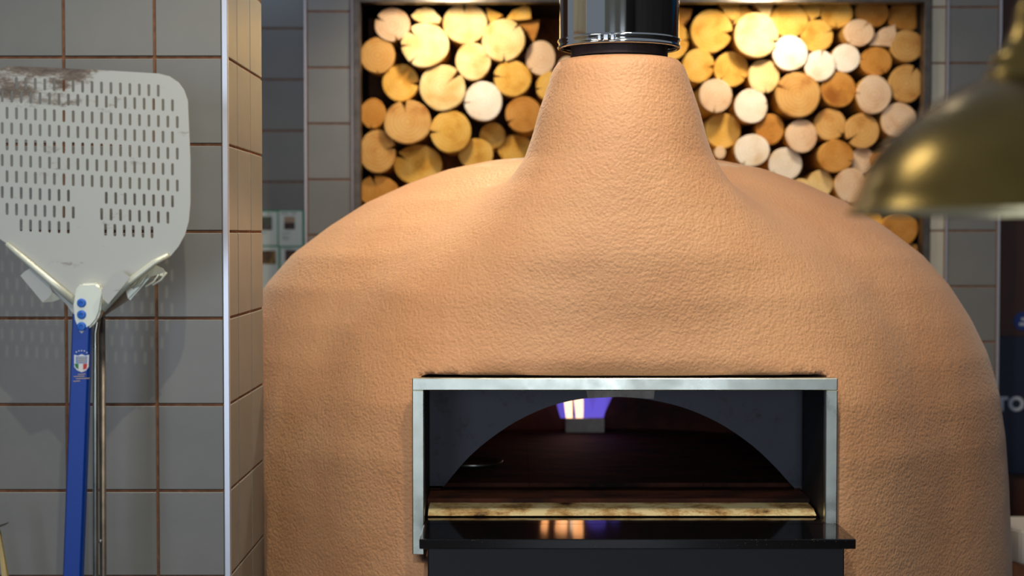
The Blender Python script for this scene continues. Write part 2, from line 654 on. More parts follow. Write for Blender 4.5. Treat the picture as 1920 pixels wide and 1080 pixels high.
# ------------------------------------------------------------------ oven body (distance field)
CX, CY = .2, 3.43
DOME = [(0.0, 1.772), (.12, 1.768), (.25, 1.757), (.34, 1.738), (.42, 1.709), (.51, 1.668), (.59, 1.617), (.668, 1.558),
        (.723, 1.495), (.768, 1.425), (.802, 1.355), (.826, 1.275), (.840, 1.185), (.849, 1.07), (.854, .96),
        (.858, .86), (.862, .5), (.862, 0.0)]
NECK = [(0, 1.927), (.100, 1.927), (.116, 1.921), (.124, 1.906), (.138, 1.865), (.150, 1.83), (.162, 1.785), (.176, 1.745),
        (.205, 1.70), (.260, 1.64), (.340, 1.56), (.410, 1.48), (.44, 1.40), (.44, 1.0), (0, 1.0)]


def poly_sdf(R, Z, pts):
    """signed distance to a closed polygon given in (r, z); negative inside"""
    d2 = np.full(R.shape, 1e9, np.float32)
    inside = np.zeros(R.shape, bool)
    n = len(pts)
    for i in range(n):
        (ax, az), (bx, bz) = pts[i], pts[(i + 1) % n]
        ex, ez = bx - ax, bz - az
        L = ex * ex + ez * ez
        if L < 1e-12:
            continue
        t = np.clip(((R - ax) * ex + (Z - az) * ez) / L, 0, 1)
        if not (abs(ax) < 1e-9 and abs(bx) < 1e-9):     # the axis is not a surface
            d2 = np.minimum(d2, (R - ax - t * ex) ** 2 + (Z - az - t * ez) ** 2)
        c = ((az > Z) != (bz > Z))
        if abs(ez) > 1e-12:
            inside ^= c & (R < ex * (Z - az) / ez + ax)
    d = np.sqrt(d2)
    return np.where(inside, -d, d).astype(np.float32)


def smin(a, b, k):
    h = np.clip(.5 + .5 * (b - a) / k, 0, 1)
    return b * (1 - h) + a * h - k * h * (1 - h)


def rbox(X, Y, Z, c, hs, r):
    qx, qy, qz = np.abs(X - c[0]) - hs[0] + r, np.abs(Y - c[1]) - hs[1] + r, np.abs(Z - c[2]) - hs[2] + r
    o = np.sqrt(np.maximum(qx, 0) ** 2 + np.maximum(qy, 0) ** 2 + np.maximum(qz, 0) ** 2)
    return o + np.minimum(np.maximum(qx, np.maximum(qy, qz)), 0) - r


FRONT = 2.775      # plane of the mouth frame


def oven_field(X, Y, Z):
    s = np.where(Y < CY, .845 / .63, .845 / .60).astype(np.float32)
    rho = np.sqrt((X - CX) ** 2 + ((Y - CY) * s) ** 2)
    d1 = poly_sdf(rho, Z, DOME + [(0, 0)])
    d1 = d1 * .82
    sf = np.interp(Z, [1.40, 1.48, 1.56, 1.64, 1.70, 1.745, 1.785], [2.2, 1.95, 1.62, 1.36, 1.14, 1.035, 1.0])
    sy = np.where(Y < 3.0, sf, 1 + np.clip(1.76 - Z, 0, .42) * 1.5).astype(np.float32)
    rn = np.sqrt((X - CX) ** 2 + ((Y - 3.0) * sy) ** 2)
    d2 = poly_sdf(rn, Z, NECK) * np.where(Z < 1.7, .8, 1)
    d = smin(d1, d2, .09)
    # swelling of the front round the mouth
    w = .51
    lean = np.clip(Z - 1.30, 0, 1) * .42
    d3 = rbox(X, Y - lean, Z, (CX, FRONT + .5, .75), (w - np.clip(Z - 1.20, 0, 1) * .30, .5, .80), .24)
    d = smin(d, d3, .15)
    # mouth: recess for the frame, tunnel, chamber
    x0, x1 = P(776, 800, FRONT).x, P(1567, 800, FRONT).x
    zt = P(1000, 702, FRONT).z
    zb = P(1000, 1040, FRONT).z
    rec = rbox(X, Y, Z, ((x0 + x1) / 2, FRONT - .2 + .006, (zt + zb) / 2), ((x1 - x0) / 2, .2, (zt - zb) / 2), .004)
    tun = rbox(X, Y, Z, ((x0 + x1) / 2, 2.9, (zt + 1.03) / 2 - .004), ((x1 - x0) / 2 - .010, .22, (zt - 1.03) / 2), .002)
    d = -smin(-d, rec, .035)
    d = np.maximum(d, -tun)
    cav = (np.sqrt(((X - CX) / .60) ** 2 + ((Y - 3.42) / .55) ** 2 + ((Z - 1.10) / .36) ** 2) - 1) * .34
    cav = np.maximum(np.maximum(cav, 1.06 - Z), np.maximum(Z - 1.54, 2.995 - Y))
    d = np.maximum(d, -cav)
    gq = np.maximum(np.abs(X - CX + .002) - .395, 0)
    gr = np.sqrt(gq ** 2 + (Y - FRONT + .034) ** 2 + ((Z - zt - .002) * .9) ** 2)
    d = -smin(-d, gr - .030, .014)
    # clear of the near pillar
    pil = np.maximum(np.abs(Y - (Y1 + Y2) / 2) - (Y2 - Y1) / 2 - .004, X - (XP + .006))
    d = np.maximum(d, -pil)
    return d


def surface_nets(f, lo, hi, h):
    n = [int(round((b - a) / h)) + 1 for a, b in zip(lo, hi)]
    ax = [np.linspace(a, a + h * (m - 1), m).astype(np.float32) for a, m in zip(lo, n)]
    D = np.empty(n, np.float32)
    for i in range(n[0]):
        Y, Z = np.meshgrid(ax[1], ax[2], indexing='ij')
        D[i] = f(np.full(Y.shape, ax[0][i], np.float32), Y, Z)
    S = D < 0
    c = sum(S[i:n[0] - 1 + i, j:n[1] - 1 + j, k:n[2] - 1 + k].astype(np.int8) for i in (0, 1) for j in (0, 1) for k in (0, 1))
    act = (c > 0) & (c < 8)
    I = np.argwhere(act)
    idx = np.full(act.shape, -1, np.int64)
    idx[act] = np.arange(len(I))
    acc = np.zeros((len(I), 3))
    cnt = np.zeros(len(I))
    corners = [(i, j, k) for i in (0, 1) for j in (0, 1) for k in (0, 1)]
    for a in corners:
        for b in corners:
            if sum(y - x for x, y in zip(a, b)) == 1 and all(y >= x for x, y in zip(a, b)):
                da = D[I[:, 0] + a[0], I[:, 1] + a[1], I[:, 2] + a[2]]
                db = D[I[:, 0] + b[0], I[:, 1] + b[1], I[:, 2] + b[2]]
                m = (da < 0) != (db < 0)
                t = np.where(m, da / np.where(m, da - db, 1), 0)
                for q in range(3):
                    acc[:, q] += np.where(m, a[q] + t * (b[q] - a[q]), 0)
                cnt += m
    V = (I + acc / cnt[:, None]) * h + np.array(lo)
    faces = []
    for q in range(3):
        u, v = (q + 1) % 3, (q + 2) % 3
        sl0 = [slice(None)] * 3
        sl1 = [slice(None)] * 3
        sl0[q] = slice(0, n[q] - 1)
        sl1[q] = slice(1, n[q])
        E = S[tuple(sl0)] != S[tuple(sl1)]
        A = np.argwhere(E)
        A = A[(A[:, u] > 0) & (A[:, v] > 0) & (A[:, u] < n[u] - 1) & (A[:, v] < n[v] - 1)]
        du = np.zeros(3, int)
        dv = np.zeros(3, int)
        du[u] = 1
        dv[v] = 1
        g = [idx[tuple((A - du - dv).T)], idx[tuple((A - dv).T)], idx[tuple(A.T)], idx[tuple((A - du).T)]]
        F = np.stack(g, 1)
        flip = ~S[tuple(A.T)]
        F[flip] = F[flip][:, ::-1]
        faces.append(F)
    F = np.concatenate(faces)
    F = F[(F >= 0).all(1)]
    return V, F


oven = thing('pizza_oven', 'large domed pizza oven in rough terracotta stucco with a gas flame burning inside', 'pizza oven',
             (CX, CY, 0))
V, F = surface_nets(oven_field, (-.70, 2.66, -.03), (1.10, 4.08, 2.0), .0105)
for i, v in enumerate(V):
    a = noise.noise(Vector(v) * 9) * .0022 + noise.noise(Vector(v) * 30) * .0008
    V[i, 1] += a
me = bpy.data.meshes.new('oven_body')
me.from_pydata(V.tolist(), [], F.tolist())
me.validate()
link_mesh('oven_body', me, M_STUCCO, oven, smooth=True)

# stainless frame round the mouth
q = lambda x, y: P(x, y, FRONT - .006)
xa, xb = q(773, 800).x, q(1570, 800).x
xi, xj = q(795, 800).x, q(1548, 800).x
zt, zi = q(1000, 709).z, q(1000, 732).z
zl, zr = q(1000, 1040).z, q(1000, 1024).z
fy0, fy1 = FRONT - .008, FRONT + .012
bm = bmesh.new()
box(bm, xa, xb, fy0, fy1, zi, zt, bev=.0015)
box(bm, xa, xi, fy0, fy1, zl, zi, bev=.0015)
box(bm, xj, xb, fy0, fy1, zr, zi, bev=.0015)
finish('mouth_frame', bm, M_STEEL, oven)
# dark lining of the short tunnel behind the frame
PY = 3.00
zf = 1.100
bm = bmesh.new()
box(bm, xi - .006, xi - .002, fy1, PY + .01, zf, zi + .006)
box(bm, xj + .002, xj + .006, fy1, PY + .01, zf, zi + .006)
box(bm, xi - .006, xj + .006, fy1, PY + .01, zi + .002, zi + .006)
finish('mouth_lining', bm, M_PANEL, oven)
# arched plate
bm = bmesh.new()
ax, az = P(1150, 745, PY).x, P(1150, 745, PY).z
pl = [P(830, 915, PY), P(850, 890, PY), P(880, 856, PY), P(920, 822, PY), P(970, 789, PY), P(1030, 762, PY), P(1090, 748, PY),
      P(1145, 744.5, PY), P(1200, 747, PY), P(1260, 758, PY), P(1310, 775, PY), P(1360, 800, PY), P(1410, 835, PY),
      P(1450, 872, PY), P(1480, 905, PY), P(1490, 915, PY)]
top = zi + .002
def catmull(p, m=3):
    o = []
    for i in range(len(p) - 1):
        a, b, c, d = p[max(i - 1, 0)], p[i], p[i + 1], p[min(i + 2, len(p) - 1)]
        for j in range(m):
            t = j / m
            o.append(.5 * ((2 * b) + (c - a) * t + (2 * a - 5 * b + 4 * c - d) * t * t + (3 * b - a - 3 * c + d) * t ** 3))
    return o + [p[-1]]


pl = catmull(pl)
N = len(pl)
lx, rx = xi - .004, P(1502, 800, PY).x
fr_, bk = [], []
for i, p in enumerate(pl):
    t = i / (N - 1)
    up = Vector((lx + (rx - lx) * t if 0 < i < N - 1 else (lx if i == 0 else rx), PY, top))
    up.x = p.x if 0 < i < N - 1 else up.x
    fr_.append((bm.verts.new(p), bm.verts.new(up)))
    bk.append((bm.verts.new(p + Vector((0, .012, 0))), bm.verts.new(up + Vector((0, .012, 0)))))
for i in range(N - 1):
    bm.faces.new((fr_[i][0], fr_[i + 1][0], fr_[i + 1][1], fr_[i][1]))
    bm.faces.new((bk[i][0], bk[i][1], bk[i + 1][1], bk[i + 1][0]))
    bm.faces.new((fr_[i][0], bk[i][0], bk[i + 1][0], fr_[i + 1][0]))
box(bm, lx, pl[0].x + .001, PY, PY + .012, pl[0].z, pl[0].z + .004)
# the ends run down to their feet
bm.faces.new([bm.verts.new(Vector((lx, PY, pl[0].z))), bm.verts.new(Vector((pl[0].x, PY, pl[0].z))), bm.verts.new(Vector((lx, PY, top)))])
bm.faces.new([bm.verts.new(Vector((rx, PY, pl[-1].z))), bm.verts.new(Vector((pl[-1].x, PY, pl[-1].z))), bm.verts.new(Vector((rx, PY, top)))])
plate = finish('arch_plate', bm, M_PLATE, oven)
bm = bmesh.new()
prism(bm, [P(1099, 730, PY - .004), P(1228, 730, PY - .004), P(1226, 748, PY - .004), P(1160, 744, PY - .004), P(1102, 747, PY - .004)], (0, .003, 0))
worn = finish('worn_lip', bm, M_STEELDARK, plate)
worn['label'] = 'bare worn metal at the crown of the arch'
# return of the plate towards the mouth at its far end
bm = B(rx - .001, xj + .004, PY + .001, PY + .012, zf + .02, top)
finish('plate_return', bm, M_PANEL, oven)

# chamber: low dome over a stone floor
bm = bmesh.new()
ZF = 1.125
rings = []
for i in range(13):
    el = (i / 12) * PI / 2
    ring = []
    for k in range(49):
        th = 2 * PI * k / 48
        x = CX + .55 * math.cos(el) ** .6 * math.cos(th)
        y = 3.40 + .52 * math.cos(el) ** .6 * math.sin(th)
        ring.append((x, y, ZF - .02 + .32 * math.sin(el)))
    rings.append(ring)
for a, b in zip(rings[:-1], rings[1:]):
    for k in range(48):
        cyv = (a[k][1] + a[k + 1][1] + b[k][1] + b[k + 1][1]) / 4
        if cyv > PY + .005:
            pts = [bm.verts.new((p[0], max(p[1], PY + .013), p[2])) for p in (a[k], a[k + 1], b[k + 1], b[k])]
            bm.faces.new(pts)
bmesh.ops.remove_doubles(bm, verts=bm.verts[:], dist=.0005)
finish('chamber_vault', bm, M_BRICK, oven, smooth=True)
cf = finish('chamber_floor', B(CX - .36, CX + .345, 2.916, 3.05, 1.06, ZF - .008), M_FLOORSTONE, oven)
# floor bricks, two rows deep visible as slabs
for j, (y0, y1) in enumerate([(3.051, 3.36), (3.3605, 3.66), (3.6605, 3.905)]):
    for i in range(3):
        x0 = CX - .50 + i * .3335
        finish('floor_slab', B(x0, x0 + .333, y0, y1, 1.095, ZF - random.uniform(0, .0004), bev=.0003), M_FLOORSTONE, oven)
# pale stone sill inside the mouth
h0 = P(1170, 968, 2.83)
bm = bmesh.new()
y_a, y_b = 2.832, 2.915
zs = 1.1085
pts = [(xi + .003, y_a, 1.100), (xi + .003, y_b, 1.100), (xi + .003, y_b, zs + .001), (xi + .003, y_a + .028, zs)]
a = [bm.verts.new(p) for p in pts]
b = [bm.verts.new((xj - .003, p[1], p[2])) for p in pts]
bm.faces.new(a[::-1])
bm.faces.new(b)
for i in range(4):
    bm.faces.new((a[i], a[(i + 1) % 4], b[(i + 1) % 4], b[i]))
finish('hearth_sill', bm, M_HEARTH, oven)
# granite ledge
sl0, sl1 = P(786, 1015, 2.625), P(1605, 1015, 2.625)
zg = P(1000, 1011, 2.625).z
LEDGE_TOP = zg
bm = bmesh.new()
box(bm, sl0.x, sl1.x, 2.625, FRONT - .009, zg - .0165, zg, bev=.0015, seg=2)
box(bm, xi + .002, xj - .002, FRONT - .012, 2.835, zg - .0165, zg)
finish('granite_ledge', bm, M_GRANITE, oven)
p0, p1 = P(802, 1060, 2.70), P(1583, 1060, 2.70)
finish('front_panel', B(p0.x, p1.x, 2.70, 2.80, .02, zg - .0168, bev=.002), M_PANEL, oven)
# burner block
b0, b1_ = P(1060, 805, 3.84), P(1133, 784, 3.84)
finish('burner_block', B(b0.x, b1_.x, 3.83, 3.885, ZF - .001, b1_.z, bev=.002), M_CERAM, oven)

# flue ring and polished flue
ring = finish('flue_ring', lathe(bmesh.new(), [(.078, 1.93), (.0905, 1.93), (.0905, 1.995), (.078, 1.995), (.078, 1.93)], CX, 3.0, 64), M_RING, oven, smooth=False)
FR = .1115
zp = P(1160, 72, 2.9).z
zq = 1.945
prof = [(FR - .004, zq + .001), (FR + .0005, zq), (FR + .0032, zq + .002), (FR + .0035, zq + .004), (FR + .0012, zq + .006), (FR + .0012, zq + .012),
        (FR + .0035, zq + .014), (FR + .0032, zq + .017), (FR, zq + .019)]
flue = finish('flue_pipe', lathe(bmesh.new(), [(FR, zq + .012), (FR, 3.2)], CX, 3.0, 96), M_CHROME, oven, smooth=False)
for p_ in flue.data.polygons:
    p_.use_smooth = True
cl = finish('clamp_band', lathe(bmesh.new(), prof, CX, 3.0, 96), M_CHROME, flue, smooth=True)
bm = bmesh.new()
for a0, s in ((-112, .006), (-106, .009), (-100, .007)):
    t = math.radians(a0)
    x, y = CX + (FR + .004) * math.cos(t), 3.0 + (FR + .004) * math.sin(t)
    box(bm, x - s / 2, x + s / 2, y - .004, y + .002, zq + .004, zq + .015, bev=.001)
tube(bm, [(CX + (FR + .006) * math.cos(math.radians(-116)), 3.0 + (FR + .006) * math.sin(math.radians(-116)), zq + .009),
          (CX + (FR + .006) * math.cos(math.radians(-97)), 3.0 + (FR + .006) * math.sin(math.radians(-97)), zq + .009)], .0016, 8)
finish('clamp_bolt', bm, M_CHROME, flue)
# plate closing the underside of the flue
finish('flue_underside', lathe(bmesh.new(), [(.0906, 1.985), (FR - .004, zq + .010), (FR - .004, zq + .014), (.0906, 1.990), (.0906, 1.985)], CX, 3.0, 64), M_PANEL, flue)


# flame
flame = thing('gas_flame', 'violet and cream gas flame standing on the pale burner block inside the oven', 'flame', ((b0.x + b1_.x) / 2, 3.83, b1_.z))


def tongue(x0, x1, lean, h, y, m, wtop=.2):
    bm = bmesh.new()
    zb_ = b1_.z - .002
    pts, rr = [], []
    n = 12
    rings = []
    for i in range(n + 1):
        t = i / n
        c = (x0 + x1) / 2 + lean * t + .004 * math.sin(5 * t + x0 * 90)
        wd_ = (x1 - x0) / 2 * (1 + wtop * math.sin(PI * min(t * 1.1, 1)) - t ** 2.2 * (1 + wtop) * .98)
        wd_ = max(wd_, .0006)
        rings.append([bm.verts.new((c + wd_ * math.cos(2 * PI * k / 14), y + .35 * wd_ * math.sin(2 * PI * k / 14), zb_ + h * t)) for k in range(14)])
    for a, b in zip(rings[:-1], rings[1:]):
        for k in range(14):
            bm.faces.new((a[k], a[(k + 1) % 14], b[(k + 1) % 14], b[k]))
    return finish('flame_tongue', bm, m, flame, smooth=True)


bx0, bx1 = b0.x, b1_.x
tongue(bx0 - .008, bx0 + .022, -.040, .21, 3.86, M_FLAMEB, .5)
tongue(bx0 + .004, bx0 + .020, -.034, .235, 3.842, M_FLAMEO, .6)
tongue(bx0 + .022, bx0 + .040, -.014, .24, 3.842, M_FLAMEO, .6)
tongue(bx0 + .018, bx0 + .060, -.002, .10, 3.85, M_FLAMEB, .2)
tongue(bx0 + .040, bx0 + .092, .020, .22, 3.852, M_FLAMEB, .5)
tongue(bx0 + .066, bx0 + .095, .060, .21, 3.862, M_FLAMEB, .6)


def tip(x0, x1, lean, za, h, y):
    bm = bmesh.new()
    rings = []
    n = 12
    for i in range(n + 1):
        t = i / n
        c = (x0 + x1) / 2 + lean * t
        wd_ = max((x1 - x0) / 2 * math.sin(PI * (.06 + .94 * t)) ** .8, .0005)
        rings.append([bm.verts.new((c + wd_ * math.cos(2 * PI * k / 14), y + .35 * wd_ * math.sin(2 * PI * k / 14), b1_.z + za + h * t)) for k in range(14)])
    for a, b in zip(rings[:-1], rings[1:]):
        for k in range(14):
            bm.faces.new((a[k], a[(k + 1) % 14], b[(k + 1) % 14], b[k]))
    finish('flame_tip', bm, M_FLAMET, flame, smooth=True)


tip(bx0 - .048, bx0 - .030, -.030, .060, .20, 3.83)
tip(bx0 - .018, bx0 + .014, -.020, .058, .21, 3.835)
tip(bx0 + .020, bx0 + .046, -.006, .058, .22, 3.83)
# round disc lying in the chamber
dc = P(872, 878, 3.28)
bm = lathe(bmesh.new(), [(.0, ZF + .003), (.048, ZF + .003), (.062, ZF + .010), (.064, ZF + .0095), (.050, ZF + .0005), (.0, ZF + .0005)], -.082, 3.28, 40)
tag(finish('metal_dish', bm, M_STEEL, None, smooth=True), 'small round metal dish lying in the dark just inside the oven arch', 'dish')

# ------------------------------------------------------------------ logs
YL = YA + .075


def outline_round(rx_, rz_, cracks, seed, n=44, wob=.035):
    rnd = random.Random(seed)
    ph = [rnd.uniform(0, 6.28) for _ in range(5)]
    am = [rnd.uniform(.3, 1) for _ in range(5)]
    ang = sorted([2 * PI * k / n for k in range(n)])
    def rad(t):
        s = sum(am[i] * math.sin((i + 2) * t + ph[i]) / (i + 2) for i in range(5))
        return 1 + wob * s
    pts = []
    cr = [(math.radians(a) % (2 * PI), L, w_) for a, L, w_ in cracks]
    for t in ang:
        if any(abs((t - a + PI) % (2 * PI) - PI) < w_ * 1.15 for a, L, w_ in cr):
            continue
        r = rad(t)
        pts.append((t, r))
    for a, L, w_ in cr:
        r = rad(a)
        pts += [((a - w_) % (2 * PI), r), ((a - w_ * .3) % (2 * PI), r * (1 - L * .5)), (a, r * (1 - L)), ((a + w_ * .45) % (2 * PI), r * (1 - L * .45)), ((a + w_) % (2 * PI), r)]
    # angles must increase; the notch points share nearly the same angle
    pts.sort(key=lambda p: p[0])
    return [(r * math.cos(t) * rx_, r * math.sin(t) * rz_) for t, r in pts]


def make_log(px, py, rx_, ry_, kind, cracks=(), poly=None, dy=0, label=None, group=None, length=.34, seed=None):
    y = YL + dy
    c = P(px, py, YL)
    k = YL / 3000
    root = thing('firewood_log', label, 'log', (c.x, y, c.z), group)
    sd = seed if seed is not None else int(px * 7 + py)
    rnd = random.Random(sd + 5)
    if poly:
        ol = [((x - px) * k, -(yy - py) * k) for x, yy in poly]
        # densify and roughen a split piece
        out = []
        for i in range(len(ol)):
            a, b = Vector(ol[i]), Vector(ol[(i + 1) % len(ol)])
            for t in (0, .5):
                p = a.lerp(b, t)
                out.append((p.x + rnd.uniform(-.0012, .0012), p.y + rnd.uniform(-.0012, .0012)))
        ol = out
    else:
        ol = outline_round(rx_ * k, ry_ * k, cracks, sd)
    n = len(ol)
    tx, tz = rnd.uniform(-.05, .05), rnd.uniform(-.05, .05)      # the saw cut is never quite square
    # sides
    bm = bmesh.new()
    fr1, ba = [], []
    for x, z in ol:
        fr1.append(bm.verts.new((c.x + x, y + .0012 + tx * x + tz * z, c.z + z)))
        ba.append(bm.verts.new((c.x + x * .86, y + length, c.z + z * .86)))
    for i in range(n):
        bm.faces.new((fr1[i], fr1[(i + 1) % n], ba[(i + 1) % n], ba[i]))
    bm.faces.new(ba)
    side = finish('peeled_trunk', bm, M_LOGSIDE, root, smooth=False)
    # cut face, slightly domed fan
    bm = bmesh.new()
    cv = bm.verts.new((c.x, y - .0008, c.z))
    inn = [bm.verts.new((c.x + x * .96, y - .0004 + tx * x + tz * z, c.z + z * .96)) for x, z in ol]
    out = [bm.verts.new((c.x + x, y + .0012 + tx * x + tz * z, c.z + z)) for x, z in ol]
    for i in range(n):
        bm.faces.new((cv, inn[i], inn[(i + 1) % n]))
        bm.faces.new((inn[i], out[i], out[(i + 1) % n], inn[(i + 1) % n]))
    finish('cut_end', bm, ENDS[kind], root)
    return root


# px, py, rx, ry, wood, cracks(angle, depth, half width), how far back, label
LOGS = [
 (736, 47, 34, 32, 'p', [(155, .5, .09), (285, .35, .07)], -.01, 'pale round log with two short cracks, in the upper corner beside the tiled pillar'),
 (872, 44, 43, 38, 'c', [(92, .5, .07)], .0, 'large cream log cracked at its top, under the steel lintel between two split pieces'),
 (798, 87, 45, 42, 'c', [(135, .45, .09), (182, .4, .05), (232, .45, .04)], -.03, 'largest cream log, brightest in the stack, below the pale ragged split piece'),
 (708, 104, 33, 35, 't', [(268, .2, .04)], .0, 'tan ringed log touching the frame below the pale corner log'),
 (944, 76, 41, 41, 'c', [(45, .4, .05), (272, .35, .05)], -.01, 'big cream log with faint cracks beneath the half-moon split piece'),
 (887, 115, 34, 36, 'c', [(20, .4, .04)], .0, 'cream oval log wedged between the brightest log and the big faintly cracked one'),
 (750, 154, 35, 36, 'y', [(-3, .55, .09)], .02, 'yellow log with a dark crack from its centre to its side, under the brightest log'),
 (830, 165, 44, 44, 'c', [(42, .75, .09)], -.01, 'large tan-cream log with the longest slanting crack, near the tiled pillar'),
 (1014, 107, 29, 33, 'p', [(225, .2, .05)], .02, 'pale log with a pinkish heart just beside the steel flue'),
 (961, 147, 36, 35, 'y', [(172, .6, .06)], .0, 'tan-yellow log with a level crack, below the pale pink-hearted log'),
 (906, 190, 37, 38, 'w', [(184, .5, .04)], .0, 'white bleached log with a thin level crack, the whitest between pillar and chimney neck'),
 (1034, 161, 30, 29, 'y', [(190, .5, .05)], .02, 'yellow log half hidden behind the top of the oven neck'),
 (982, 215, 35, 35, 'a', [(205, .4, .07)], .0, 'amber log with a short crack touching the side of the oven neck'),
 (697, 211, 25, 29, 'a', [(262, .3, .06)], .03, 'small amber log tucked against the frame below an empty dark gap'),
 (765, 230, 45, 42, 't', [(100, .5, .10)], -.02, 'large tan log with a wedge-shaped crack open at the top'),
 (845, 247, 39, 41, 'y', [(181, .5, .06)], .0, 'yellow log with a level crack reaching its outer edge, below the long-cracked log'),
 (923, 252, 25, 25, 'y', [], .05, 'small plain yellow log under the white bleached log'),
 (708, 284, 35, 42, 't', [(12, .5, .08)], .0, 'tall tan log with a crack on its inner side, against the frame'),
 (782, 308, 47, 39, 'y', [(150, .5, .08)], .04, 'wide yellow log with a crack at its shoulder resting behind the oven dome'),
 (892, 288, 34, 30, 'y', [], .03, 'cream-yellow log cut off by the dome below the small plain log'),
 (966, 277, 34, 28, 'y', [], .06, 'shaded yellow log low in the corner between dome and neck'),
 (707, 358, 39, 30, 'a', [(105, .7, .08)], .02, 'amber cracked log lowest along the frame, half behind the dome'),
 (1064, 122, 18, 18, 'p', [], .02, 'sliver of a pale log between flue clamp and neck'),
 # beyond the flue
 (1263, 75, 31, 36, 'y', [(2, .5, .05)], .02, 'yellow cracked log half hidden behind the flue'),
 (1334, 58, 40, 41, 'y', [(-8, .45, .12)], .0, 'large yellow log with a notch in its side near the flue'),
 (1415, 68, 42, 43, 'c', [(-20, .3, .08)], -.03, 'largest bright cream log beyond the flue, overexposed by the lamp'),
 (1481, 37, 36, 33, 'y', [], .01, 'yellow log right under the lintel, above the bright white one'),
 (1479, 101, 34, 34, 'w', [(15, .0, .02)], -.02, 'bright white round log without cracks, beside the largest bright cream log'),
 (1533, 66, 31, 31, 'y', [(18, .5, .05)], .01, 'saturated yellow log with a thin rising crack'),
 (1572, 23, 31, 28, 'y', [(268, .5, .05)], .02, 'yellow log under the lintel with a crack at its foot'),
 (1641, 19, 32, 30, 'a', [], .04, 'dim amber log under the lintel, second from the far corner'),
 (1705, 26, 32, 32, 'a', [], .05, 'dim brown log in the far upper corner of the alcove'),
 (1609, 62, 29, 26, 'p', [(50, .8, .05), (230, .4, .03)], -.01, 'pinkish cream log with a long diagonal crack'),
 (1701, 86, 32, 31, 't', [], .0, 'tan ringed log touching the far side of the frame below the brown corner log'),
 (1309, 123, 31, 32, 'y', [(-5, .35, .12)], .0, 'golden yellow log with an open notch beside the shoulder of the neck'),
 (1373, 128, 34, 33, 'y', [(225, .5, .06), (-35, .35, .05)], .02, 'yellow log with a crack low on its side, beneath the largest bright log'),
 (1432, 143, 30, 32, 'c', [(278, .4, .04)], .0, 'cream log between two yellow ones under the bright white log'),
 (1536, 124, 30, 30, 'w', [(80, .7, .05)], -.01, 'chalky white log cracked upward from its heart'),
 (1586, 109, 28, 27, 'w', [], .0, 'small ivory log between the chalky white log and an amber one'),
 (1643, 115, 30, 28, 'a', [(300, .4, .05), (170, .3, .03)], .0, 'amber log with straight sawn grain lines below the split pinkish piece'),
 (1341, 180, 32, 32, 'p', [(265, .4, .04)], -.01, 'pale pinkish log touching the slope of the neck'),
 (1494, 179, 43, 43, 't', [(155, .5, .05)], -.02, 'largest tan log with dark knots in the middle beyond the flue'),
 (1572, 168, 34, 34, 'a', [], .0, 'amber speckled log beside the largest tan one'),
 (1637, 178, 34, 37, 'p', [(175, .3, .03)], -.01, 'pale log with clear growth rings near the far frame'),
 (1699, 157, 33, 37, 't', [(58, .5, .07)], .0, 'tan log with a rising crack pressed against the far frame'),
 (1408, 199, 32, 33, 'w', [(10, .2, .03)], .0, 'off-white ringed log below the cream log'),
 (1360, 243, 34, 35, 'y', [], .05, 'shaded golden log deep beside the foot of the neck'),
 (1446, 242, 27, 30, 'a', [], .02, 'small amber log with a dark heart under the largest tan log'),
 (1503, 255, 30, 32, 'p', [], .0, 'pale oval log below the largest tan log'),
 (1558, 233, 31, 30, 't', [(320, .4, .04)], .01, 'tan dull log between a pale oval log and a cracked brown one'),
 (1618, 245, 33, 34, 't', [(215, .7, .10)], .01, 'brownish log with a wide dark crack running to its heart'),
 (1686, 226, 36, 34, 'p', [], .0, 'pale pinkish log just above the brass lampshade'),
 (1410, 282, 34, 31, 'w', [(240, .3, .04)], .0, 'white log resting behind the dome close to the neck'),
 (1475, 307, 33, 31, 'w', [(215, .3, .04)], .02, 'white log next along the dome, its top in shade'),
 (1567, 293, 35, 31, 'a', [(-20, .3, .05)], .0, 'wide dark amber log above two small logs at the dome'),
 (1622, 300, 23, 26, 'p', [], .03, 'small pinkish log half hidden by the brass lampshade'),
 (1542, 344, 25, 26, 'c', [], .03, 'small cream log low behind the dome'),
 (1596, 348, 31, 34, 'p', [(250, .2, .03)], .0, 'pale log beside the rim of the brass lampshade'),
 (1505, 346, 18, 12, 'c', [], .02, 'flat cream sliver of a log just clearing the dome'),
 (1571, 383, 18, 14, 'c', [], .03, 'pale log top just clearing the dome near the lamp rim'),
 (1352, 285, 11, 12, 'p', [], .02, 'tiny pale log in the crook between neck and dome'),
 (1687, 430, 37, 33, 'a', [(172, .4, .06)], .0, 'brown log below the lampshade rim near the far frame'),
 (1633, 408, 26, 20, 'y', [], .03, 'amber-yellow log cut by both lampshade rim and dome'),
 (1712, 470, 18, 14, 't', [], .02, 'lowest log in sight, a brown edge against the far frame'),
]
for (px, py, rx_, ry_, kd, cr, dy, lab) in LOGS:
    cr = [(c[0], min(c[1] * 1.15, .95), c[2] * 1.5) for c in cr if c[1] > 0]
    make_log(px, py, rx_ * .97, ry_ * .97, kd, cr, None, dy, lab)
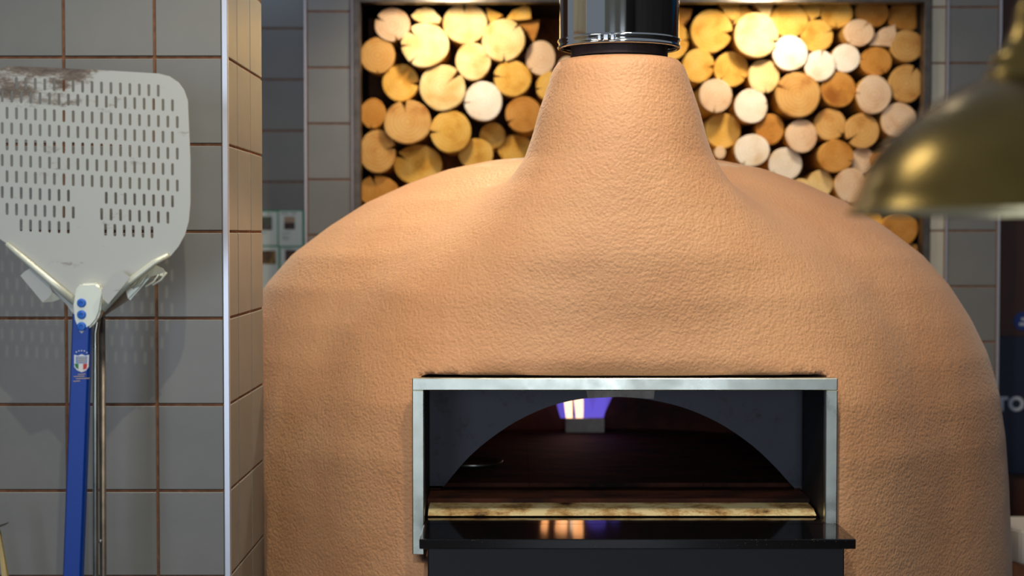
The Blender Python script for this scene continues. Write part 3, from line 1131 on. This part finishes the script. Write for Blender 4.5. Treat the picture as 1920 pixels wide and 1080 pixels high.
SPLITS = [
 ((800, 32), [(770, 30), (782, 20), (797, 14), (812, 20), (828, 36), (824, 44), (795, 45), (776, 36)], 'c', -.01, 'pale ragged split log piece lying on the brightest log'),
 ((926, 27), [(912, 12), (943, 27), (920, 43), (913, 28)], 'y', .01, 'small amber triangular split piece between two large logs at the lintel'),
 ((976, 26), [(948, 37), (962, 20), (982, 10), (994, 14), (997, 36), (972, 39)], 'y', -.01, 'half-moon split log with an amber face under the lintel'),
 ((993, 52), [(970, 44), (1012, 34), (1008, 56), (1001, 78), (990, 62)], 'a', .02, 'dark amber wedge of split log beneath the half-moon piece'),
 ((1286, 25), [(1270, 10), (1302, 12), (1298, 30), (1284, 50), (1272, 46)], 'a', .04, 'dim brown split piece close behind the flue'),
 ((1368, 22), [(1349, 9), (1386, 9), (1385, 30), (1374, 38), (1358, 26)], 'y', .0, 'yellow triangular split piece wedged above the notched log'),
 ((1397, 30), [(1387, 12), (1402, 10), (1413, 22), (1388, 40), (1377, 44)], 'y', .02, 'thin yellow split piece above the largest bright cream log'),
 ((1433, 20), [(1414, 9), (1449, 9), (1446, 24), (1442, 33), (1428, 24)], 'c', .0, 'cream wedge of split log catching the lamp under the lintel'),
 ((1526, 20), [(1506, 8), (1544, 8), (1538, 28), (1524, 38), (1516, 28)], 'y', .01, 'yellow wedge between the two yellow logs under the lintel'),
 ((1660, 66), [(1679, 46), (1681, 62), (1672, 88), (1650, 86), (1630, 85), (1640, 66), (1656, 52)], 'p', .0, 'pinkish quarter-split log with a fan-shaped face'),
]
for (c, poly, kd, dy, lab) in SPLITS:
    make_log(c[0], c[1], 0, 0, kd, (), poly, dy, lab)
# logs hidden behind the lampshade and behind the dome: they carry the stack
HID = [(1700, 300, 36), (1655, 355, 34), (1712, 372, 22), (1650, 300, 14)]
for i in range(6):
    HID.append((735 + i * 86, 432 - (i % 2) * 14 - i * 4, 40))
for i in range(5):
    HID.append((1240 + i * 84, 372 + (i * 22), 36))
for i in range(11):
    HID.append((722 + i * 92, 540 + (i % 2) * 12, 44))
for (px, py, r) in HID:
    make_log(px, py, r, r, random.choice('ytca'), (), None, .02, 'log hidden from view low in the stacked alcove', group='logs hidden behind the oven and lampshade')

# ------------------------------------------------------------------ peel
YP = 2.44
hd = P(160, 600, YP)
peel = thing('pizza_peel', 'large perforated aluminium pizza peel on a blue handle, soot along its top edge', 'pizza peel', (hd.x, YP, hd.z - .55))


def flat_plate(name, outline, holes, Y, thick, m, parent, curve_r=.0):
    """a thin sheet in the plane Y with real holes, from a filled 2-D curve"""
    cu = bpy.data.curves.new('t', 'CURVE')
    cu.dimensions = '2D'
    cu.fill_mode = 'BOTH'
    cu.extrude = thick / 2
    for loop in [outline] + holes:
        sp = cu.splines.new('POLY')
        sp.points.add(len(loop) - 1)
        for i, (x, z) in enumerate(loop):
            sp.points[i].co = (x, z, 0, 1)
        sp.use_cyclic_u = True
    ob = bpy.data.objects.new('t', cu)
    COL.objects.link(ob)
    dg = bpy.context.evaluated_depsgraph_get()
    me = bpy.data.meshes.new_from_object(ob.evaluated_get(dg))
    bpy.data.objects.remove(ob)
    bpy.data.curves.remove(cu)
    me.transform(Matrix(((1, 0, 0, 0), (0, 0, -1, Y), (0, 1, 0, 0), (0, 0, 0, 1))))
    me.name = name
    me.materials.clear()
    return link_mesh(name, me, m, parent)


def P2(px, py, Y):
    v = P(px, py, Y)
    return (v.x, v.z)


def arc(cx, cy, r, a0, a1, n=10):
    return [(cx + r * math.cos(math.radians(a0 + (a1 - a0) * i / n)), cy + r * math.sin(math.radians(a0 + (a1 - a0) * i / n))) for i in range(n + 1)]


out_px = [(30, 124), (100, 127), (200, 132), (298, 138), (318, 143), (334, 154), (345, 169), (352, 188), (354, 230), (357, 300), (357, 380),
          (354, 415), (347, 440), (335, 462), (320, 480), (290, 497), (240, 535), (196, 580), (180, 592), (140, 592), (128, 575), (80, 520), (40, 478),
          (15, 458), (0, 448), (-18, 425), (-28, 395), (-33, 350), (-35, 280), (-36, 200), (-34, 170), (-22, 145), (-2, 130), (12, 125)]
holes = []
rows = [  # y at x=0, first x, number of slots, skip list
    (154, 31, 16, ()), (180, 4.5, 19, ()), (211, 13.5, 19, ()), (240, 4.5, 19, ()), (270, 13.5, 19, ()), (300, 4.5, 19, ()), (330, 13.5, 19, ()),
    (360, 4.5, 19, (8, 9, 10)), (391, 13.5, 18, (8, 9)), (390 + 0, 0, 0, ())]


def slot(cx, cy, l=11.5, w=2.7):
    k = YP / 3000
    pts = []
    for i in range(7):
        t = PI * i / 6
        pts.append((cx + w * math.cos(t), cy - (l - w) - w * math.sin(t)))
    for i in range(7):
        t = PI + PI * i / 6
        pts.append((cx + w * math.cos(t), cy + (l - w) - w * math.sin(t)))
    return [P2(x, y, YP) for x, y in pts]


SP = 17.72
for (y0, x0, n, skip) in rows:
    for i in range(-2, n):
        x = x0 + i * SP
        if i < 0 and (y0 == 154 or x < -24):
            continue
        if i in skip:
            continue
        if y0 == 391 and x > 326:
            continue
        holes.append(slot(x, y0 + .0545 * x))
# lowest two rows stop either side of the smooth spine
for (y0, xsl) in ((394.5 + 29, [39.8, 57.5, 75.2, 93, 110.7, 128.2, 198, 215.5, 233, 250, 268, 285]),):
    for x in xsl:
        holes.append(slot(x, y0 - 2 + .0545 * (x - 20) - .5))
head = flat_plate('peel_head', [P2(x, y, YP) for x, y in out_px], holes, YP, .0016, M_ALU, peel)

bm = bmesh.new()
tube(bm, [P(12, 457, YP - .004), P(40, 481, YP - .006), P(95, 528, YP - .007), P(140, 566, YP - .006)], [.0035, .0048, .0055, .006], 12, .8)
finish('edge_flange', bm, M_ALU2, peel, smooth=True)
bm = bmesh.new()
tube(bm, [P(316, 478, YP - .004), P(290, 492, YP - .006), P(240, 530, YP - .007), P(192, 580, YP - .006)], [.0035, .0048, .0055, .006], 12, .8)
finish('edge_flange', bm, M_ALU2, peel, smooth=True)
# socket
so = [(140, 548), (145, 536), (152, 531), (180, 530), (189, 538), (190, 552), (188, 585), (182, 600), (172, 612), (160, 619), (150, 618), (141, 610), (137, 600), (138, 570)]
bm = bmesh.new()
prism(bm, [P(x, y, YP - .016) for x, y in so], (0, .018, 0))
bmesh.ops.bevel(bm, geom=[e for e in bm.edges], offset=.003, segments=3, affect='EDGES')
sock = finish('socket', bm, M_ALU2, peel)
for yy in (568, 590, 612):
    c = P(153, yy, YP - .0165)
    bm = bmesh.new()
    n = 24
    k = YP / 3000
    prof = [(8.6 * k, .002), (8.4 * k, -.001), (6.5 * k, -.0022), (3.2 * k, -.0024), (2.6 * k, -.0005), (0.2 * k, -.0003)]
    rings = [[bm.verts.new((c.x + r * math.cos(2 * PI * j / n), c.y + d, c.z + r * math.sin(2 * PI * j / n))) for j in range(n)] for r, d in prof]
    for a, b in zip(rings[:-1], rings[1:]):
        for j in range(n):
            bm.faces.new((a[j], a[(j + 1) % n], b[(j + 1) % n], b[j]))
    bm.faces.new(rings[-1])
    finish('rivet', bm, M_BLUE2, peel)
# handle: flattened blue tube running to the floor
ht = P(156, 600, YP - .002)
slope = (P(139, 1080, YP).x - P(156, 615, YP).x) / (P(139, 1080, YP).z - P(156, 615, YP).z)
hw = 17.8 * YP / 3000
zb0 = .02
def hx(z):
    return ht.x + (z - ht.z) * slope
bm = bmesh.new()
sec = []
for z in (ht.z + .01, zb0):
    c = Vector((hx(z), YP - .004, z))
    ringv = []
    for (dx, dyy) in [(-1, .35), (-1, -.35), (-.8, -.6), (.8, -.6), (1, -.35), (1, .35), (.8, .6), (-.8, .6)]:
        ringv.append(bm.verts.new(c + Vector((dx * hw, dyy * .018, 0))))
    sec.append(ringv)
for i in range(8):
    bm.faces.new((sec[0][i], sec[0][(i + 1) % 8], sec[1][(i + 1) % 8], sec[1][i]))
bm.faces.new(sec[0])
bm.faces.new(sec[1])
handle = finish('handle', bm, M_BLUE, peel)
# emblem printed on the handle
ye = YP - .0152
def flat(name, pts, m, par, dyy=0, th=.0003):
    return finish(name, prism(bmesh.new(), [P(x, y, ye + dyy) for x, y in pts], (0, th, 0)), m, par)
flat('emblem', [(139, 665), (146, 667), (153, 664), (160, 667), (167, 665), (166, 688), (161, 695), (153, 698), (144, 694), (139, 688)], M_WHITE, handle)
flat('emblem_field', [(142, 668), (164, 668), (163, 681), (142, 681)], mat('pale_blue_print', (120, 150, 200), .5), handle, -.0003)
flat('emblem_green', [(139.5, 682), (147, 682), (147, 692), (142, 689)], M_GREEN, handle, -.0004)
flat('emblem_red', [(156, 682), (163.5, 682), (162, 691), (156, 693)], M_RED, handle, -.0004)
bm = bmesh.new()
for x, y in ((143, 660), (148, 658), (153, 657.5), (158, 658), (163, 661)):
    prism(bm, [P(x + 1.3 * math.sin(j * PI * .4 + (0)) * (1 if j % 1 == 0 else .5), y - 1.3 * math.cos(j * PI * .4), ye) for j in range(5)], (0, .0003, 0))
finish('emblem_stars', bm, M_WHITE, handle)
bm = bmesh.new()
for y, x0, x1 in ((671, 146, 161), (674.5, 145, 162), (678, 146, 161)):
    prism(bm, [P(x0, y - .6, ye - .0005), P(x1, y - .6, ye - .0005), P(x1, y + .6, ye - .0005), P(x0, y + .6, ye - .0005)], (0, .0002, 0))
for y, x0, x1 in ((702, 146, 160), (706, 138, 158), (710, 142, 168), (715, 137, 150)):
    prism(bm, [P(x0, y - .5, ye), P(x1, y - 1.4, ye), P(x1, y - .2, ye), P(x0, y + .5, ye)], (0, .0003, 0))
finish('emblem_lines', bm, M_GOLD, handle)
flat('print_arrow', [(148, 620), (158, 620), (153, 625)], M_WHITE, handle)

# small folded turning peel behind
Y3 = YP + .012
small = thing('turning_peel', 'small slotted turning peel on a bare steel pole, folded behind the large peel', 'pizza peel', (P(185, 600, Y3).x, Y3, 0.02))
YW = YP - .004
bm = bmesh.new()
prism(bm, [P(38, 517, YW), P(46, 509, YW), P(56, 503, YW), P(66, 503, YW), P(90, 528, YW), P(98, 548, YW), P(92, 558, YW), P(80, 567, YW)], (0, .002, 0))
finish('side_wing', bm, M_ALU, peel)
bm = bmesh.new()
prism(bm, [P(80, 567, YW), P(92, 556, YW), P(98, 548, YW), P(116, 560, YW + .004), P(98, 566, YW + .004)], (0, .002, 0))
finish('wing_fold', bm, M_ALU2, peel)
Y4 = YP - .022
bm = bmesh.new()
prism(bm, [P(190, 543, Y4), P(205, 524, Y4), P(219, 512, Y4), P(228, 509, Y4), P(236, 514, Y4), P(244, 521, Y4), P(203, 570, Y4), P(192, 560, Y4)], (0, .002, 0))
finish('side_wing', bm, M_ALU, peel)
# slotted scoop: curved sheet with four bars
bm = bmesh.new()
up = [P(236, 545, Y3), P(262, 520, Y3 + .01), P(280, 503, Y3 + .012), P(292, 497, Y3 + .012), P(304, 503, Y3 + .006), P(312, 512, Y3)]
dn = [P(240, 560, Y3), P(262, 538, Y3), P(272, 524, Y3), P(284, 518, Y3), P(296, 516, Y3), P(306, 518, Y3)]
for i in range(5):
    prism(bm, [up[i], up[i + 1], dn[i + 1], dn[i]], (0, .0018, 0))
finish('scoop_rim', bm, M_ALU2, small)
for (xa_, ya_, xb_, yb_) in ((262, 520, 236, 544), (276, 515, 249, 541), (298, 514, 273, 538), (312, 511, 286, 535)):
    bm = tube(bmesh.new(), [P(xa_, ya_, Y3), P((xa_ + xb_) / 2 + 3, (ya_ + yb_) / 2 + 2, Y3 + .003), P(xb_, yb_, Y3)], .0018, 8)
    finish('scoop_bar', bm, M_ALU2, small, smooth=True)
bm = prism(bmesh.new(), [P(284, 517, Y3 + .005), P(278, 516, Y3 + .005), P(240, 559, Y3 + .005), P(244, 563, Y3 + .005)], (0, .002, 0))
finish('scoop_web', bm, M_ALU2, small)
M_SHEET = mat('shaded_scoop_sheet', (120, 104, 84), .5, .3)  # brown shade behind the wing, put into a sheet's colour
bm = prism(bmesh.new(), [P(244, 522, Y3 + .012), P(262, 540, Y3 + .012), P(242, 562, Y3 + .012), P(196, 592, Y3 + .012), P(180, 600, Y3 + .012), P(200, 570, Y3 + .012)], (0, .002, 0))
finish('scoop_shade_sheet', bm, M_SHEET, small)
t0 = P(186, 590, Y3)
bm = tube(bmesh.new(), [P(196, 572, Y3), P(184, 596, Y3), P(179, 625, Y3), Vector((P(177, 1080, Y3).x - .006, Y3, .02))], [.003, .004, .0045, .0045], 14)
finish('pole', bm, M_STEEL, small, smooth=True)
rod = thing('oven_rod', 'slim brownish steel rod with a small screw, standing beside the bare pole', 'oven tool', (P(189, 1080, Y3 + .02).x, Y3 + .02, .02))
bm = tube(bmesh.new(), [P(191, 585, Y3 + .02), Vector((P(189, 1080, Y3 + .02).x, Y3 + .02, .02))], .0052, 14)
finish('shaft', bm, M_STEELDARK, rod, smooth=True)
c = P(188, 1015, Y3 + .012)
bm = bmesh.new()
bmesh.ops.create_uvsphere(bm, u_segments=12, v_segments=8, radius=.0035, matrix=Matrix.Translation(c))
finish('screw', bm, M_CHROME, rod, smooth=True)
# pale stick entering at the corner
st = thing('wooden_stick', 'pale flat wooden stick with a dark metal tip leaning beside the tiled wall', 'stick', (P(20, 1180, 2.55).x, 2.55, .02))
bm = prism(bmesh.new(), [P(-6, 985, 2.55), P(0, 1003, 2.55), P(13.5, 1080, 2.55), Vector((P(13.5, 1080, 2.55).x + .12, 2.55, .02)), Vector((P(3, 1080, 2.55).x + .12, 2.55, .02)), P(3, 1080, 2.55)], (0, .008, 0))
finish('shaft', bm, M_STICK, st)
bm = prism(bmesh.new(), [P(-30, 995, 2.54), P(10, 983, 2.54), P(7, 986, 2.54), P(-28, 999, 2.54)], (0, .02, 0))
finish('metal_tip', bm, M_STEELDARK, st)

# ------------------------------------------------------------------ poster on the dark wall
YQ = YD + .012
po_ = thing('menu_poster', 'green-bordered menu poster with small food pictures on the dark tiled wall', 'poster', (P(530, 520, YQ).x, YQ, P(530, 520, YQ).z))
def rect(name, x0, y0, x1, y1, m, par, dyy, th=.0006):
    a, b = P(x0, y1, YQ), P(x1, y0, YQ)
    return finish(name, B(a.x, b.x, YQ + dyy, YQ + dyy + th, a.z, b.z), m, par)
M_PGREEN = mat('poster_green', (0, 122, 88), .5)
M_CARD = mat('poster_card', (196, 204, 196), .5)
rect('backing', 440, 394, 578, 560, M_PGREEN, po_, .0)
for (x0, y0, x1, y1) in ((478, 397, 520, 460), (523, 396, 567, 461), (478, 463, 522, 545), (526, 464, 567, 545)):
    rect('card', x0, y0, x1, y1, M_CARD, po_, -.001)
def pic(name, stops, sc=40):
    m = mat(name, (80, 60, 50), .6)
    n = noise_tex(m, sc, 4, .6)
    r = ramp(m, n.outputs['Fac'], [(p, lin(c)) for p, c in stops])
    lk(m, r.outputs['Color'], bsdf(m).inputs['Base Color'])
    return m
rect('food_picture', 484, 406, 510, 431, pic('pic_a', [(.3, (40, 34, 34)), (.5, (84, 74, 72)), (.62, (60, 92, 60)), (.7, (170, 160, 150))]), po_, -.002)
p_b = rect('food_picture', 533, 406, 553, 417.5, pic('pic_b', [(.35, (150, 128, 104)), (.5, (160, 136, 116)), (.65, (120, 66, 50))]), po_, -.002)
rect('food_picture', 533, 417.5, 553, 430, pic('pic_d', [(.4, (36, 24, 24)), (.7, (70, 50, 46))]), po_, -.002)
rect('food_picture', 484, 470, 517, 495, pic('pic_c', [(.35, (40, 26, 22)), (.5, (84, 58, 36)), (.66, (150, 122, 56))], 30), po_, -.002)
rect('food_picture', 535, 469, 556, 490, pic('pic_e', [(.4, (36, 24, 24)), (.7, (90, 60, 46))]), po_, -.002)
M_GREY = mat('grey_print', (140, 150, 150), .6)
bm = bmesh.new()
for (x0, x1, y, h_) in ((527, 541, 400, 3), (545, 556, 400, 3), (500, 508, 401, 3), (528, 545, 436.5, 1.6), (529, 537, 442, 1.6), (529, 543, 445.5, 1.6), (530, 541, 449, 1.6), (486, 500, 436, 1.6), (530, 548, 466.5, 2)):
    a, b = P(x0, y + h_ / 2, YQ), P(x1, y - h_ / 2, YQ)
    box(bm, a.x, b.x, YQ - .0016, YQ - .001, a.z, b.z)
finish('print_lines', bm, M_GREY, po_)

# ------------------------------------------------------------------ signs
YS = 4.48
a, b = P(1873, 889, YS), P(1873, 631, YS)
sign = thing('toilet_sign', 'navy blue sign panel lettered TOILETS on the dark wooden partition', 'sign', (1.7, YS, a.z))
finish('panel', B(1.34, 2.05, YS, YS + .02, a.z, b.z, bev=.002), M_DKBLUE, sign)


def text(name, body, loc, size, m, parent, th=.001, bold=.0):
    cu = bpy.data.curves.new('t', 'FONT')
    cu.body = body
    cu.size = size
    cu.extrude = th / 2
    cu.offset = bold
    cu.space_character = 1.12
    ob = bpy.data.objects.new('t', cu)
    COL.objects.link(ob)
    dg = bpy.context.evaluated_depsgraph_get()
    me = bpy.data.meshes.new_from_object(ob.evaluated_get(dg))
    bpy.data.objects.remove(ob)
    bpy.data.curves.remove(cu)
    me.transform(Matrix.Translation(Vector(loc)) @ Matrix.Rotation(PI / 2, 4, 'X'))
    me.materials.clear()
    return link_mesh(name, me, m, parent)


tl = P(1867, 769, YS)
text('lettering', 'TOILETS', (tl.x, YS - .002, tl.z), .053, M_LETTER, sign, .002, .0022)
rc = P(1921, 603, YS)
rs_ = thing('round_notice', 'small round blue notice on the wooden partition above the navy sign', 'sign', (rc.x, YS + .02, rc.z))
bm = bmesh.new()
def disc(bm, c, r, y0, y1, n=40):
    a = [bm.verts.new((c.x + r * math.cos(2 * PI * k / n), y0, c.z + r * math.sin(2 * PI * k / n))) for k in range(n)]
    b = [bm.verts.new((v.co.x, y1, v.co.z)) for v in a]
    bm.faces.new(a)
    bm.faces.new(b[::-1])
    for k in range(n):
        bm.faces.new((a[k], b[k], b[(k + 1) % n], a[(k + 1) % n]))
    return bm
finish('disc', disc(bm, rc, .0255, YS + .016, YS + .02), M_ROUND, rs_)
bm = bmesh.new()
box(bm, rc.x - .010, rc.x + .010, YS + .0150, YS + .0165, rc.z - .012, rc.z - .004)
box(bm, rc.x - .004, rc.x + .012, YS + .0150, YS + .0165, rc.z + .002, rc.z + .010)
finish('pictogram', bm, M_LETTER, rs_)

# pale worktop beyond the oven
wt = thing('worktop', 'pale stone worktop on a brown timber edge just beyond the far side of the oven', 'worktop', (1.4, 3.9, 0))
z_t = P(1900, 989, 3.72).z
bm = bmesh.new()
pts = [(1.155, 3.74), (1.150, 3.80), (1.150, 3.87), (1.9, 3.87), (1.9, 3.64), (1.22, 3.64), (1.175, 3.68)]
lo_ = [bm.verts.new((x, y, z_t - .078)) for x, y in pts]
hi_ = [bm.verts.new((x, y, z_t)) for x, y in pts]
bm.faces.new(lo_)
bm.faces.new(hi_[::-1])
for i in range(len(pts)):
    j = (i + 1) % len(pts)
    bm.faces.new((lo_[i], lo_[j], hi_[j], hi_[i]))
bmesh.ops.bevel(bm, geom=bm.edges[:], offset=.004, segments=2, affect='EDGES')
finish('slab', bm, M_STONE, wt)
finish('timber_edge', B(1.165, 1.9, 3.70, 3.86, z_t - .12, z_t - .0785, bev=.003), mat('orange_brown_timber', (150, 88, 48), .6), wt)
finish('cabinet', B(1.19, 1.9, 3.72, 3.86, 0, z_t - .1205), M_PANEL, wt)

# ------------------------------------------------------------------ pendant lamp close to the eye
YB = 1.30
k = YB / 3000
bx = (1935 - 960) * k
lamp = thing('pendant_lamp', 'aged brass dome pendant lamp hanging close in front, out of focus', 'pendant lamp', (bx, YB, P(1935, 400, YB).z))
prof_px = [(343, 402), (342, 396), (334, 386), (325, 360), (310, 325), (292, 293), (262, 256), (225, 222), (185, 194), (140, 170), (105, 155), (88, 148)]
zz = lambda y: P(1935, y, YB).z
bm = lathe(bmesh.new(), [(r * k, zz(y)) for r, y in prof_px], bx, YB, 96)
shade = finish('shade', bm, M_BRASS, lamp, smooth=True)
bm = lathe(bmesh.new(), [((r - 3.5) * k, zz(y + (3 if y < 380 else 0))) for r, y in prof_px], bx, YB, 96)
finish('shade_inside', bm, M_BRASSIN, lamp, smooth=True)
bm = lathe(bmesh.new(), [(339 * k, zz(396)), (345 * k, zz(396)), (345 * k, zz(403)), (339 * k, zz(403)), (339 * k, zz(396))], bx, YB, 96)
finish('rim', bm, mat('bright_brass_rim', (196, 182, 140), .3, 1), lamp)
cap = [(90, 150), (88, 138), (78, 122), (80, 112), (72, 98), (56, 84), (50, 72), (44, 58), (38, 46), (36, 20), (30, 8), (22, -4), (14, -20)]
bm = lathe(bmesh.new(), [(r * k, zz(y)) for r, y in cap], bx, YB, 64)
finish('cap', bm, M_BRASS, lamp, smooth=True)
c0 = P(1858, 130, YB)
bm = bmesh.new()
bmesh.ops.create_uvsphere(bm, u_segments=16, v_segments=10, radius=9 * k, matrix=Matrix.Translation((c0.x, YB - .01, c0.z)))
finish('cap_screw', bm, M_STEELDARK, lamp, smooth=True)
finish('cord', tube(bmesh.new(), [(bx, YB, zz(-18)), (bx, YB, 2.9)], .004, 10), M_PANEL, lamp, smooth=True)
